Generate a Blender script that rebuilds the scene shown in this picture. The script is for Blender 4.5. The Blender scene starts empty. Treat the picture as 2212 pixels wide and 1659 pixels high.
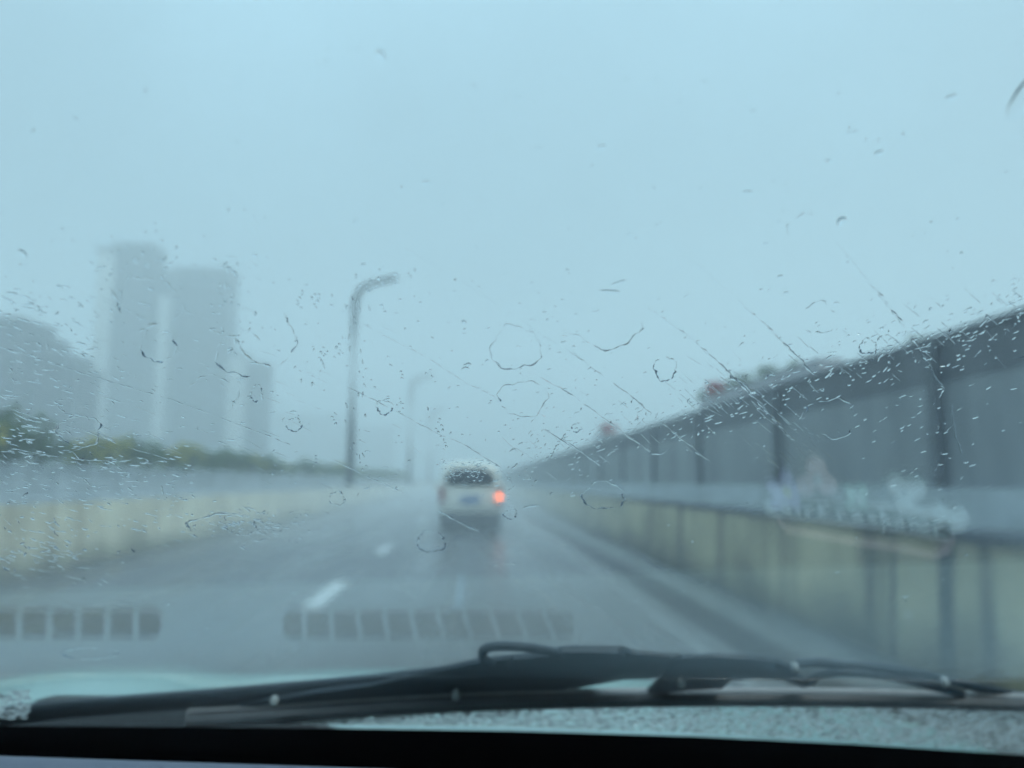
import bpy, bmesh, math, random
import numpy as np
from mathutils import Vector, Matrix

R = math.radians
S = bpy.context.scene
COL = S.collection
random.seed(7)

# ------------------------------------------------------------------ camera
CAM = Vector((0.0, 0.0, 1.36))
cd = bpy.data.cameras.new('camera')
cam = bpy.data.objects.new('camera', cd)
COL.objects.link(cam)
cam.location = CAM
cam.rotation_euler = (R(90 + 7.23), 0, R(-2.97))
cd.sensor_width = 36
cd.lens = 27
cd.clip_start = 0.02
cd.clip_end = 3000
cd.dof.use_dof = True
cd.dof.focus_distance = 0.31
cd.dof.aperture_fstop = 6.1
S.camera = cam
S.render.resolution_x, S.render.resolution_y = 1024, 768

# ------------------------------------------------------------------ sky, sun, exposure
W = bpy.data.worlds.new("World")
S.world = W
W.use_nodes = True
nt = W.node_tree
bg = nt.nodes['Background']
sky = nt.nodes.new('ShaderNodeTexSky')
sky.sky_type = 'NISHITA'
sky.sun_disc = False
sky.sun_elevation = R(50)
sky.sun_rotation = R(130)
sky.air_density = 1.0
sky.dust_density = 4.0
sky.ozone_density = 1.0
mixw = nt.nodes.new('ShaderNodeMix')
mixw.data_type = 'RGBA'
mixw.inputs[0].default_value = 0.75
mixw.inputs[7].default_value = (4.2, 6.15, 7.2, 1)       # even cloud cover
nt.links.new(sky.outputs[0], mixw.inputs[6])
# overcast sky: the cloud layer is brightest overhead
wtc = nt.nodes.new('ShaderNodeTexCoord')
wsep = nt.nodes.new('ShaderNodeSeparateXYZ')
wmr = nt.nodes.new('ShaderNodeMapRange')
wmr.inputs[1].default_value = 0.0; wmr.inputs[2].default_value = 1.0
wmr.inputs[3].default_value = 0.58; wmr.inputs[4].default_value = 3.6
wpw = nt.nodes.new('ShaderNodeMath'); wpw.operation = 'POWER'; wpw.use_clamp = True; wpw.inputs[1].default_value = 2.0
wmul = nt.nodes.new('ShaderNodeVectorMath'); wmul.operation = 'SCALE'
nt.links.new(wtc.outputs['Generated'], wsep.inputs[0])
wmx = nt.nodes.new('ShaderNodeMath'); wmx.operation = 'MAXIMUM'; wmx.inputs[1].default_value = 0.0
nt.links.new(wsep.outputs[2], wmx.inputs[0]); nt.links.new(wmx.outputs[0], wpw.inputs[0]); nt.links.new(wpw.outputs[0], wmr.inputs[0])
wnz = nt.nodes.new('ShaderNodeTexNoise'); wnz.inputs['Scale'].default_value = 2.2; wnz.inputs['Detail'].default_value = 4
wcl = nt.nodes.new('ShaderNodeMapRange'); wcl.inputs[1].default_value = .3; wcl.inputs[2].default_value = .7; wcl.inputs[3].default_value = .78; wcl.inputs[4].default_value = 1.18
nt.links.new(wtc.outputs['Generated'], wnz.inputs['Vector']); nt.links.new(wnz.outputs[0], wcl.inputs[0])
wm2 = nt.nodes.new('ShaderNodeVectorMath'); wm2.operation = 'SCALE'
nt.links.new(mixw.outputs[2], wm2.inputs[0]); nt.links.new(wcl.outputs[0], wm2.inputs['Scale'])
nt.links.new(wm2.outputs[0], wmul.inputs[0])
nt.links.new(wmr.outputs[0], wmul.inputs['Scale'])
nt.links.new(wmul.outputs[0], bg.inputs[0])
bg.inputs[1].default_value = 0.13
sl = bpy.data.lights.new('sun', 'SUN')
sl.energy = 1.5
sl.angle = R(25)
sl.color = (1.0, 0.97, 0.92)
sun = bpy.data.objects.new('sun', sl)
COL.objects.link(sun)
sun.rotation_euler = (R(40), 0, R(50))
S.view_settings.view_transform = 'Standard'
S.view_settings.look = 'None'
S.view_settings.exposure = -0.12
S.view_settings.gamma = 1.0
cy = S.cycles
cy.max_bounces = 14
cy.diffuse_bounces = 3
cy.glossy_bounces = 4
cy.transmission_bounces = 10
cy.transparent_max_bounces = 24
cy.volume_bounces = 8
cy.use_denoising = True
cy.caustics_reflective = True
cy.caustics_refractive = True
cy.sample_clamp_indirect = 4.0

# ------------------------------------------------------------------ helpers
def tag(o, label=None, cat=None, group=None, kind=None):
    if label: o['label'] = label
    if cat: o['category'] = cat
    if group: o['group'] = group
    if kind: o['kind'] = kind
    return o

def thing(name, label, cat, loc=(0, 0, 0), rz=0, group=None):
    o = bpy.data.objects.new(name, None)
    COL.objects.link(o)
    o.location = loc
    o.rotation_euler = (0, 0, rz)
    return tag(o, label, cat, group)

def link(name, me, mat=None, parent=None, smooth=False):
    if mat and not me.materials:
        me.materials.append(mat)
    if smooth:
        me.polygons.foreach_set('use_smooth', [True] * len(me.polygons))
    o = bpy.data.objects.new(name, me)
    COL.objects.link(o)
    if parent: o.parent = parent
    return o

def obj(name, bm, mat=None, parent=None, smooth=False):
    me = bpy.data.meshes.new(name)
    bmesh.ops.recalc_face_normals(bm, faces=bm.faces)
    bm.to_mesh(me)
    bm.free()
    return link(name, me, mat, parent, smooth)

def box(bm, x0, x1, y0, y1, z0, z1, bevel=0.0):
    r = bmesh.ops.create_cube(bm, size=1)
    vs = r['verts']
    for v in vs:
        v.co = Vector((x0 + (v.co.x + .5) * (x1 - x0), y0 + (v.co.y + .5) * (y1 - y0), z0 + (v.co.z + .5) * (z1 - z0)))
    if bevel:
        es = list({e for v in vs for e in v.link_edges})
        bmesh.ops.bevel(bm, geom=es, offset=bevel, segments=2, affect='EDGES', profile=0.6)

def tube(bm, pts, rad, n=10, up=Vector((0, 0, 1)), cap=True):
    """pts: Vectors, rad: float or list of floats or list of (ra, rb)."""
    rings = []
    m = len(pts)
    for i, p in enumerate(pts):
        d = (pts[min(i + 1, m - 1)] - pts[max(i - 1, 0)]).normalized()
        a = d.cross(up)
        if a.length < 1e-4: a = d.cross(Vector((1, 0, 0)))
        a.normalize()
        b = a.cross(d).normalized()
        r = rad[i] if isinstance(rad, (list, tuple)) else rad
        ra, rb = r if isinstance(r, (tuple, list)) else (r, r)
        rings.append([bm.verts.new(p + a * (ra * math.cos(t)) + b * (rb * math.sin(t))) for t in [2 * math.pi * k / n + math.pi / n for k in range(n)]])
    for i in range(m - 1):
        for k in range(n):
            bm.faces.new((rings[i][k], rings[i][(k + 1) % n], rings[i + 1][(k + 1) % n], rings[i + 1][k]))
    if cap:
        bm.faces.new(rings[0][::-1])
        bm.faces.new(rings[-1])

def extrude_profile(bm, prof, a0, a1, f):
    """prof: closed list of 2-D points, f(p, a) -> Vector."""
    A = [bm.verts.new(f(p, a0)) for p in prof]
    B = [bm.verts.new(f(p, a1)) for p in prof]
    n = len(prof)
    for i in range(n):
        bm.faces.new((A[i], A[(i + 1) % n], B[(i + 1) % n], B[i]))
    bm.faces.new(A[::-1])
    bm.faces.new(B)

class Mat:
    def __init__(s, name):
        s.m = bpy.data.materials.new(name)
        s.m.use_nodes = True
        s.t = s.m.node_tree
        s.b = s.t.nodes['Principled BSDF']
    def node(s, typ, **kw):
        n = s.t.nodes.new(typ)
        for k, v in kw.items(): setattr(n, k, v)
        return n
    def l(s, a, b): s.t.links.new(a, b)

def pmat(name, col, rough=0.5, metal=0.0, var=0.0, scale=4.0, stretch=(1, 1, 1), col2=None, bump=0.0, emit=None, estr=0.0, rvar=0.0, coat=0.0):
    M = Mat(name)
    M.b.inputs['Base Color'].default_value = (*col, 1)
    M.b.inputs['Roughness'].default_value = rough
    M.b.inputs['Metallic'].default_value = metal
    M.b.inputs['Coat Weight'].default_value = coat
    M.b.inputs['Coat Roughness'].default_value = 0.08
    if var or bump or col2 or rvar:
        tc = M.node('ShaderNodeTexCoord')
        mp = M.node('ShaderNodeMapping')
        mp.inputs['Scale'].default_value = stretch
        nz = M.node('ShaderNodeTexNoise')
        nz.inputs['Scale'].default_value = scale
        nz.inputs['Detail'].default_value = 6
        nz.inputs['Roughness'].default_value = 0.6
        M.l(tc.outputs['Object'], mp.inputs[0])
        M.l(mp.outputs[0], nz.inputs['Vector'])
        rp = M.node('ShaderNodeValToRGB')
        rp.color_ramp.elements[0].position = 0.32
        rp.color_ramp.elements[1].position = 0.68
        c2 = col2 or tuple(c * (1 - var) for c in col)
        rp.color_ramp.elements[0].color = (*c2, 1)
        rp.color_ramp.elements[1].color = (*col, 1)
        M.l(nz.outputs[0], rp.inputs[0])
        M.l(rp.outputs[0], M.b.inputs['Base Color'])
        if bump:
            bp = M.node('ShaderNodeBump')
            bp.inputs['Strength'].default_value = bump
            bp.inputs['Distance'].default_value = 0.02
            M.l(nz.outputs[0], bp.inputs['Height'])
            M.l(bp.outputs[0], M.b.inputs['Normal'])
        if rvar:
            mr = M.node('ShaderNodeMapRange')
            mr.inputs[3].default_value = max(0.02, rough - rvar)
            mr.inputs[4].default_value = rough + rvar
            M.l(nz.outputs[0], mr.inputs[0])
            M.l(mr.outputs[0], M.b.inputs['Roughness'])
    if emit:
        M.b.inputs['Emission Color'].default_value = (*emit, 1)
        M.b.inputs['Emission Strength'].default_value = estr
    return M.m

def stained_concrete(name, col, stain, streak=1.0, tint=None):
    """weathered concrete: blotches plus rain streaks that run down the face"""
    M = Mat(name)
    tc = M.node('ShaderNodeTexCoord')
    mp = M.node('ShaderNodeMapping'); mp.inputs['Scale'].default_value = (1, 1.2, 0.07)
    nz = M.node('ShaderNodeTexNoise'); nz.inputs['Scale'].default_value = 2.2; nz.inputs['Detail'].default_value = 5
    M.l(tc.outputs['Object'], mp.inputs[0]); M.l(mp.outputs[0], nz.inputs['Vector'])
    rp = M.node('ShaderNodeValToRGB')
    rp.color_ramp.elements[0].position = 0.53; rp.color_ramp.elements[0].color = (0, 0, 0, 1)
    rp.color_ramp.elements[1].position = 0.63; rp.color_ramp.elements[1].color = (1, 1, 1, 1)
    M.l(nz.outputs[0], rp.inputs[0])
    n2 = M.node('ShaderNodeTexNoise'); n2.inputs['Scale'].default_value = 1.3; n2.inputs['Detail'].default_value = 6
    M.l(tc.outputs['Object'], n2.inputs['Vector'])
    r2 = M.node('ShaderNodeValToRGB')
    r2.color_ramp.elements[0].position = 0.3; r2.color_ramp.elements[0].color = (*(tint or tuple(c * .7 for c in col)), 1)
    r2.color_ramp.elements[1].position = 0.65; r2.color_ramp.elements[1].color = (*col, 1)
    M.l(n2.outputs[0], r2.inputs[0])
    sc = M.node('ShaderNodeMath', operation='MULTIPLY'); sc.inputs[1].default_value = streak
    M.l(rp.outputs[0], sc.inputs[0])
    mx = M.node('ShaderNodeMix', data_type='RGBA')
    mx.inputs[7].default_value = (*stain, 1)
    M.l(sc.outputs[0], mx.inputs[0]); M.l(r2.outputs[0], mx.inputs[6])
    # road dirt and moss splashed on the lowest part
    sz = M.node('ShaderNodeSeparateXYZ'); M.l(tc.outputs['Object'], sz.inputs[0])
    dz = M.node('ShaderNodeMath', operation='MULTIPLY_ADD'); dz.inputs[1].default_value = .45; M.l(n2.outputs[0], dz.inputs[0]); M.l(sz.outputs[2], dz.inputs[2])
    dm = M.node('ShaderNodeMapRange'); dm.inputs[1].default_value = .30; dm.inputs[2].default_value = .68; dm.inputs[3].default_value = .8; dm.inputs[4].default_value = 0
    M.l(dz.outputs[0], dm.inputs[0])
    m2x = M.node('ShaderNodeMix', data_type='RGBA'); m2x.inputs[7].default_value = (*[min(a, b) for a, b in zip((.20, .20, .15), stain)], 1)
    M.l(dm.outputs[0], m2x.inputs[0]); M.l(mx.outputs[2], m2x.inputs[6])
    M.l(m2x.outputs[2], M.b.inputs['Base Color'])
    M.b.inputs['Roughness'].default_value = 0.55
    return M.m

# pixel of the 2212 x 1659 view -> ray; used to read off positions on real planes
ROT = cam.rotation_euler.to_matrix()
def ray(px, py):
    return (ROT @ Vector(((px - 1106) / 1659, (829.5 - py) / 1659, -1))).normalized()
def at_x(px, py, X):
    d = ray(px, py); return CAM + d * (X / d.x)
def at_y(px, py, Y):
    d = ray(px, py); return CAM + d * (Y / d.y)

# ------------------------------------------------------------------ materials
m_asphalt = Mat('wet_asphalt')
if True:
    M = m_asphalt
    tc = M.node('ShaderNodeTexCoord')
    n1 = M.node('ShaderNodeTexNoise'); n1.inputs['Scale'].default_value = 60; n1.inputs['Detail'].default_value = 4
    mp = M.node('ShaderNodeMapping'); mp.inputs['Scale'].default_value = (0.9, 0.07, 1)
    n2 = M.node('ShaderNodeTexNoise'); n2.inputs['Scale'].default_value = 1.6; n2.inputs['Detail'].default_value = 4
    M.l(tc.outputs['Object'], n1.inputs['Vector']); M.l(tc.outputs['Object'], mp.inputs[0]); M.l(mp.outputs[0], n2.inputs['Vector'])
    rp = M.node('ShaderNodeValToRGB')
    rp.color_ramp.elements[0].color = (0.085, 0.090, 0.096, 1); rp.color_ramp.elements[1].color = (0.165, 0.17, 0.175, 1)
    M.l(n2.outputs[0], rp.inputs[0]); M.l(rp.outputs[0], M.b.inputs['Base Color'])
    mr = M.node('ShaderNodeMapRange'); mr.inputs[1].default_value = 0.3; mr.inputs[2].default_value = 0.7
    mr.inputs[3].default_value = 0.17; mr.inputs[4].default_value = 0.42
    M.l(n2.outputs[0], mr.inputs[0]); M.l(mr.outputs[0], M.b.inputs['Roughness'])
    bp = M.node('ShaderNodeBump'); bp.inputs['Strength'].default_value = 0.35; bp.inputs['Distance'].default_value = 0.006
    M.l(n1.outputs[0], bp.inputs['Height']); M.l(bp.outputs[0], M.b.inputs['Normal'])
m_asphalt = m_asphalt.m
m_ground = pmat('damp_ground', (0.26, 0.27, 0.25), 0.8, var=0.5, scale=0.05)
m_paint = pmat('road_paint', (0.72, 0.74, 0.74), 0.3, var=0.35, scale=9)
m_faint = pmat('faint_blue_grey', (0.30, 0.36, 0.42), 0.3, var=0.45, scale=12)  # faint blue-grey tone of the narrow road streak
m_edge = pmat('edge_paint', (0.27, 0.285, 0.29), 0.35, var=0.5, scale=3, stretch=(1, .3, 1))
m_cream = stained_concrete('cream_concrete', (0.90, 0.84, 0.64), (0.40, 0.31, 0.21), 0.6, (0.62, 0.56, 0.42))
m_olive = stained_concrete('mossy_concrete', (0.60, 0.54, 0.35), (0.09, 0.085, 0.065), 0.9, (0.31, 0.28, 0.18))
m_pale = stained_concrete('pale_concrete', (0.60, 0.66, 0.69), (0.30, 0.32, 0.34), 0.5)
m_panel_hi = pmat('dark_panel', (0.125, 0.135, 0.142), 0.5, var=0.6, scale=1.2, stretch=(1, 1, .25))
m_panel_haze = pmat('hazed_panel', (0.32, 0.345, 0.35), 0.5, var=0.5, scale=1.2, stretch=(1, 1, .25))  # paler tone paints the spray haze over the wall's lower part
m_post = pmat('dark_steel', (0.10, 0.11, 0.115), 0.45, metal=0.2, var=0.3, scale=5)
m_lamp = pmat('lamp_steel', (0.10, 0.105, 0.105), 0.45, metal=0.1, var=0.25, scale=5)
m_lens = pmat('lamp_glass', (0.35, 0.37, 0.38), 0.2, var=0.1, scale=20)
m_leaf = pmat('leaf_green', (0.10, 0.18, 0.025), 0.5, col2=(0.045, 0.095, 0.016), scale=8)
m_leaf2 = pmat('leaf_olive', (0.13, 0.15, 0.04), 0.5, col2=(0.07, 0.09, 0.025), scale=8)
m_yellow = pmat('yellow_petal', (0.62, 0.52, 0.05), 0.5, var=0.3, scale=10)
m_red = pmat('red_petal', (0.62, 0.035, 0.05), 0.5, var=0.3, scale=10)
m_stem = pmat('stem_brown', (0.07, 0.05, 0.03), 0.8, var=0.3, scale=20)
m_trough = pmat('trough_white', (0.55, 0.53, 0.55), 0.5, var=0.2, scale=3)
m_van = pmat('cream_paint', (0.87, 0.85, 0.76), 0.25, coat=0.6, var=0.06, scale=2)
m_vglass = pmat('van_glass', (0.012, 0.014, 0.016), 0.08, var=0.2, scale=5)
m_rubber = pmat('black_rubber', (0.015, 0.015, 0.016), 0.6, var=0.3, scale=15)
m_bumper = pmat('dark_bumper', (0.035, 0.037, 0.04), 0.5, var=0.2, scale=10)
m_rim = pmat('rim_grey', (0.35, 0.36, 0.37), 0.35, metal=0.6, var=0.2, scale=10)
m_tail = pmat('red_lens', (0.28, 0.035, 0.04), 0.15, var=0.2, scale=30)
m_tailon = pmat('lit_lens', (0.6, 0.10, 0.04), 0.2, emit=(1.0, 0.17, 0.035), estr=6.5, var=0.1, scale=30)
m_plate = pmat('blue_plate', (0.05, 0.14, 0.36), 0.35, var=0.1, scale=30)

# ------------------------------------------------------------------ ground and road
bm = bmesh.new()
bmesh.ops.create_grid(bm, x_segments=40, y_segments=40, size=420)
tag(obj('ground', bm, m_ground), kind='structure')
XL, XR = -6.35, 3.2                       # inner faces of the two parapets
def sheet(name, x0, x1, y0, y1, z, mat):
    bm = bmesh.new()
    n = max(1, int((y1 - y0) / 10))
    rows = [[bm.verts.new((x, y0 + (y1 - y0) * i / n, z)) for x in (x0, x1)] for i in range(n + 1)]
    for i in range(n):
        bm.faces.new((rows[i][0], rows[i][1], rows[i + 1][1], rows[i + 1][0]))
    return tag(obj(name, bm, mat), kind='structure')
sheet('road', XL - .1, XR + .1, -20, 418, 0.02, m_asphalt)
sheet('opposite_road', -9.0, XL - 0.4, -20, 418, 0.02, m_asphalt)
# painted lane dashes, faint blue-grey streak, edge line, pale shoulder strip
def dash(x0, x1, y0, y1, name='lane_line', mat=m_paint): return sheet(name, x0, x1, y0, y1, 0.024, mat)
def gx(px, py):
    d = ray(px, py); return CAM + d * (-(CAM.z - .024) / d.z)
pA, pB = gx(672, 1312), gx(738, 1256)
pC, pD = gx(820, 1196), gx(842, 1178)
xl = (pA.x + pB.x) / 2
dash(xl - .10, xl + .10, pA.y, pB.y)
dash(xl - .10, xl + .10, pC.y, pD.y)
y = pD.y + 9
while y < 120:
    dash(xl - .08, xl + .08, y, y + 4); y += 13
q = gx(990, 1312); q2 = gx(999, 1240)
dash(q.x - .035, q.x + .035, q.y, q2.y, 'faint_road_streak', m_faint)
dash(1.80, 1.88, 3, 300, 'edge_line', m_edge)
m_dark = pmat('dark_wet_seam', (0.035, 0.037, 0.04), 0.4, var=0.4, scale=2, stretch=(1, .2, 1))
dash(2.12, 2.50, 3, 300, 'drain_strip', m_dark)
dash(2.56, 3.0, 3, 300, 'shoulder_line', m_edge)

# ------------------------------------------------------------------ barriers (parapets) along both sides
def parapet(name, prof, y0, y1, mat, label, cat='barrier'):
    bm = bmesh.new()
    extrude_profile(bm, prof, y0, y1, lambda p, a: Vector((p[0], a, p[1])))
    return tag(obj(name, bm, mat), label, cat)
LT = CAM.z + at_x(0, 1078, XL).z - CAM.z      # top height read at the left border
lb = thing('concrete_barrier', 'low cream concrete barrier along the left edge of the wet road', 'barrier', (0, 0, 0))
bm = bmesh.new()
extrude_profile(bm, [(XL, 0), (XL - .02, .3), (XL - .06, 1.03), (XL - .42, 1.03), (XL - .46, .3), (XL - .5, 0)], -12, 400, lambda p, a: Vector((p[0], a, p[1])))
obj('wall_body', bm, m_cream, lb)
bm = bmesh.new()
box(bm, XL - .47, XL - .06, -12, 400, 1.03, 1.12, 0.015)
obj('coping', bm, m_pale, lb)
rb = thing('concrete_barrier', 'yellowish stained concrete barrier with dark rain streaks along the right edge of the road', 'barrier', (0, 0, 0))
bm = bmesh.new()
extrude_profile(bm, [(XR, 0), (XR + .02, .3), (XR + .06, .96), (XR + .36, .96), (XR + .40, .3), (XR + .44, 0)], -12, 400, lambda p, a: Vector((p[0], a, p[1])))
obj('wall_body', bm, m_olive, rb)
bm = bmesh.new()
box(bm, XR + .04, XR + .42, -12, 400, .96, 1.03, 0.012)
obj('coping', bm, m_post, rb)
# dark joint posts / seams of the right barrier that show close by
m_seam = pmat('seam_dark', (0.10, 0.105, 0.09), 0.7, var=0.4, scale=6, stretch=(1, 1, .2))
for px, w in ((1938, .07), (2052, .17)):
    p = at_x(px, 1250, XR + .07)
    bm = bmesh.new()
    extrude_profile(bm, [(XR - .004, .03), (XR + .016, .3), (XR + .055, .955), (XR + .09, .955), (XR + .09, .03)], p.y - w / 2, p.y + w / 2, lambda q_, a: Vector((q_[0], a, q_[1])))
    obj('joint', bm, m_seam, rb)
# round reflector on the barrier
p = at_x(1968, 1330, XR + .05)
t = thing('reflector', 'small round white reflector fixed to the stained right barrier', 'reflector', p)
bm = bmesh.new()
tube(bm, [Vector((.01, 0, 0)), Vector((-.012, 0, 0)), Vector((-.02, 0, 0))], [.045, .045, .035], 20)
obj('mount', bm, m_trough, t)
bm = bmesh.new()
tube(bm, [Vector((-.0205, 0, 0)), Vector((-.026, 0, 0)), Vector((-.028, 0, 0))], [.032, .030, .018], 20)
obj('lens', bm, pmat('reflector_lens', (.8, .82, .80), .15, var=.1, scale=80), t)

# left: pale parapet of the neighbouring carriageway, its shrubs and lamps
XP = -9.0
PZ = 1.36 + .036 * 9
lp = thing('parapet_wall', 'pale wet concrete parapet beyond the left barrier, carrying a row of shrubs', 'wall', (0, 0, 0))
bm = bmesh.new()
box(bm, XP - .9, XP, -12, 400, 0, PZ - .08, .01)
obj('wall_body', bm, m_pale, lp)
bm = bmesh.new()
box(bm, XP - .98, XP + .06, -12, 400, PZ - .08, PZ, .02)
obj('coping', bm, m_pale, lp)

def leaf_mesh(name, n, rx, ry, h, size, seed, flower=None, nf=0, mats=(m_leaf, m_leaf2)):
    rnd = random.Random(seed)
    bm = bmesh.new()
    cl = [(rnd.uniform(-.75, .75) * rx, rnd.uniform(-.75, .75) * ry, rnd.uniform(.3, .85) * h, rnd.uniform(.25, .5)) for _ in range(9)]
    for i in range(n + nf):
        c = rnd.choice(cl)
        while True:
            v = Vector((rnd.uniform(-1, 1), rnd.uniform(-1, 1), rnd.uniform(-1, 1)))
            if v.length < 1: break
        p = Vector((c[0] + v.x * c[3] * rx * 1.3, c[1] + v.y * c[3] * ry * 1.3, max(.02, c[2] + v.z * c[3] * h * .9)))
        fl = i >= n
        if fl: p.z = min(h * 1.05, p.z + .15 * h)
        s = size * rnd.uniform(.6, 1.3) * (1.2 if fl else 1)
        a = Vector((rnd.uniform(-1, 1), rnd.uniform(-1, 1), rnd.uniform(-1, 1))).normalized()
        b = a.orthogonal().normalized()
        b = (Matrix.Rotation(rnd.uniform(0, 6.28), 3, a) @ b)
        cvec = a.cross(b)
        vs = [bm.verts.new(p + q) for q in (-b * s, cvec * s * .42 + a * s * .1, b * s, -cvec * s * .42 + a * s * .1)]
        f = bm.faces.new(vs)
        f.material_index = 2 if fl else (0 if rnd.random() < .6 else 1)
    me = bpy.data.meshes.new(name)
    bm.to_mesh(me); bm.free()
    for m in mats: me.materials.append(m)
    if flower: me.materials.append(flower)
    return me
def stem_mesh(name, h, seed):
    rnd = random.Random(seed)
    bm = bmesh.new()
    for k in range(5):
        a = rnd.uniform(0, 6.28)
        e = Vector((math.cos(a) * .28, math.sin(a) * .28, h * rnd.uniform(.5, .8)))
        tube(bm, [Vector((math.cos(a) * .03, math.sin(a) * .03, 0)), e * .5 + Vector((0, 0, .08)), e], [.022, .015, .007], 6)
    me = bpy.data.meshes.new(name)
    bm.to_mesh(me); bm.free()
    me.materials.append(m_stem)
    return me
LV = [leaf_mesh('foliage', 900, .5, .85, .95, .075, 10 + k, m_yellow, (0, 0, 330, 200)[k]) for k in range(4)]
ST = [stem_mesh('stem', .9, 5 + k) for k in range(2)]
def shrub(loc, k, label, group, scale=1.0, rz=0.0, lv=LV):
    t = thing('shrub', label, 'shrub', loc, rz, group)
    t.scale = (scale, scale, scale)
    link('foliage', lv[k], None, t)
    link('stem', ST[k % 2], None, t)
    return t
GL = 'shrubs along the left parapet'
y = 10.2
i = 0
while y < 118:
    fl = (13.5 < y < 15) or (18.5 < y < 21.6) or (24 < y < 27) or (y > 30 and i % 4 == 1)
    k = (2 if i % 2 else 3) if fl else i % 2
    sc = random.uniform(.68, 1.25) * (1.22 if y < 14 else .98 if y < 19 else .85)
    lab = 'leafy shrub tipped with yellow blossom in the row on the pale left parapet' if fl else 'plain dark green shrub without blossom in the row on the pale left parapet'
    shrub((XP - .45 + random.uniform(-.12, .12), y, PZ - .02), k, lab, GL, sc, random.uniform(-.4, .4))
    y += random.uniform(1.05, 1.75) * (1 if y < 40 else 1.6)
    i += 1

# ------------------------------------------------------------------ street lamps
LX = -6.95
def lamp_parts(root):
    H = 12.6
    bm = bmesh.new()
    tube(bm, [Vector((0, 0, 0)), Vector((0, 0, .25))], [.32, .30], 16)
    obj('base', bm, m_lamp, root)
    bm = bmesh.new()
    tube(bm, [Vector((0, 0, .25)), Vector((0, 0, 4)), Vector((.0, 0, H - 1.1)), Vector((.08, 0, H - .5)), Vector((.34, 0, H)), Vector((.8, 0, H + .32)), Vector((1.3, 0, H + .45))],
         [.25, .235, .20, .20, .19, .17, .15], 14)
    obj('pole', bm, m_lamp, root, True)
    bm = bmesh.new()
    # flat cobra head
    tube(bm, [Vector((1.22, 0, H + .44)), Vector((1.45, 0, H + .50)), Vector((1.9, 0, H + .62)), Vector((2.35, 0, H + .74)), Vector((2.5, 0, H + .77))],
         [(.14, .12), (.21, .15), (.25, .17), (.20, .14), (.06, .05)], 12)
    hd = obj('lamp_head', bm, m_lamp, root, True)
    bm = bmesh.new()
    tube(bm, [Vector((1.6, 0, H + .43)), Vector((1.9, 0, H + .49)), Vector((2.25, 0, H + .60))], [(.08, .03), (.15, .06), (.07, .03)], 10)
    obj('lens', bm, m_lens, hd, True)
def lamp_at(px, label, proto=None):
    d = ray(px, 1010)
    Y = (LX / d.x) * d.y
    t = thing('street_lamp', label, 'street lamp', (LX, Y, 0), 0, 'street lamps behind the left barrier')
    if proto is None: lamp_parts(t)
    else:
        for ch in proto.children:
            c = ch.copy(); COL.objects.link(c); c.parent = t
            for g in ch.children:
                e = g.copy(); COL.objects.link(e); e.parent = c
    return t
l1 = lamp_at(757, 'tall grey street lamp nearest the camera, standing darkest behind the left barrier')
lamp_at(885, 'second grey street lamp down the road, half faded by rain', l1)
lamp_at(928, 'farthest street lamp, only a faint grey line in the rain', l1)

# ------------------------------------------------------------------ right: noise barrier with flower troughs
XN = 6.0
NT = 1.36 + .313 * 6.0          # top
NB = 1.27                       # foot of the panels
nb = thing('noise_barrier', 'tall dark panelled noise wall with steel posts beyond the right barrier', 'wall', (0, 0, 0))
bm = bmesh.new()
box(bm, XN - .12, XN + .25, -6, 300, 0, NB - .004, .01)
obj('base_wall', bm, m_pale, nb)
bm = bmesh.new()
split = NT - .62  # below this the panel colour carries the haze
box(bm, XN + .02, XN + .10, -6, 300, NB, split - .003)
obj('lower_panel', bm, m_panel_haze, nb)
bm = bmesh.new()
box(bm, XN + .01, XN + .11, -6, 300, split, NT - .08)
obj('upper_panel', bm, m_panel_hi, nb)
bm = bmesh.new()
box(bm, XN - .05, XN + .17, -6, 300, NT - .079, NT, .01)
obj('top_rail', bm, m_post, nb)
Y = 4.35
pm = None
while Y < 160:
    if pm is None:
        bm = bmesh.new()
        box(bm, XN - .10, XN - .075, -.10, .10, NB, NT - .08)
        box(bm, XN - .074, XN + .015, -.02, .02, NB, NT - .08)
        o = obj('post', bm, m_post, nb); pm = o.data
    else:
        o = link('post', pm, None, nb)
    o.location = (0, Y, 0)
    Y += 5.2
# flower troughs behind the top rail
XT = XN + .45
def trough(y0, y1, label, z=NT - .03):
    t = thing('flower_trough', label, 'planter', (XT, (y0 + y1) / 2, z))
    L = (y1 - y0) / 2
    bm = bmesh.new()
    box(bm, -.22, .22, -L, L, 0, .30, .02)
    obj('tub', bm, m_trough, t)
    bm = bmesh.new()
    box(bm, -.26, .26, -L - .03, L + .03, .301, .36, .015)
    obj('rim', bm, m_trough, t)
    bm = bmesh.new()
    box(bm, -.27, .27, -L * .7, -L * .7 + .12, -.5, -.001)
    box(bm, -.27, .27, L * .7 - .12, L * .7, -.5, -.001)
    box(bm, -.40, -.28, -L * .7, L * .7, -.5, -.35)
    obj('bracket', bm, m_post, t)
    return t
def yy(px): 
    d = ray(px, 900); return XT / d.x * d.y
trough(yy(1800), yy(1530), 'long pale flower trough on top of the noise wall, holding greenery and red flowers')
trough(yy(1322), yy(1290), 'short far pale trough on top of the noise wall with one red flowering bush')
LR = [leaf_mesh('foliage', 500, .30, .55, .55, .05, 40 + k, m_red, (0, 260, 0)[k]) for k in range(3)]
LR.append(leaf_mesh('foliage', 200, .30, .55, .55, .06, 47, m_red, 420))
zt = NT + .28
GR = 'shrubs in the right flower troughs'
shrub((XT, yy(1545), zt), 3, 'bush covered in red flowers at the far end of the long trough', GR, .78, 0, LR)
shrub((XT, yy(1522), zt), 0, 'green bush beyond the red flowering one on the noise wall', GR, .62, 0, LR)
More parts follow.
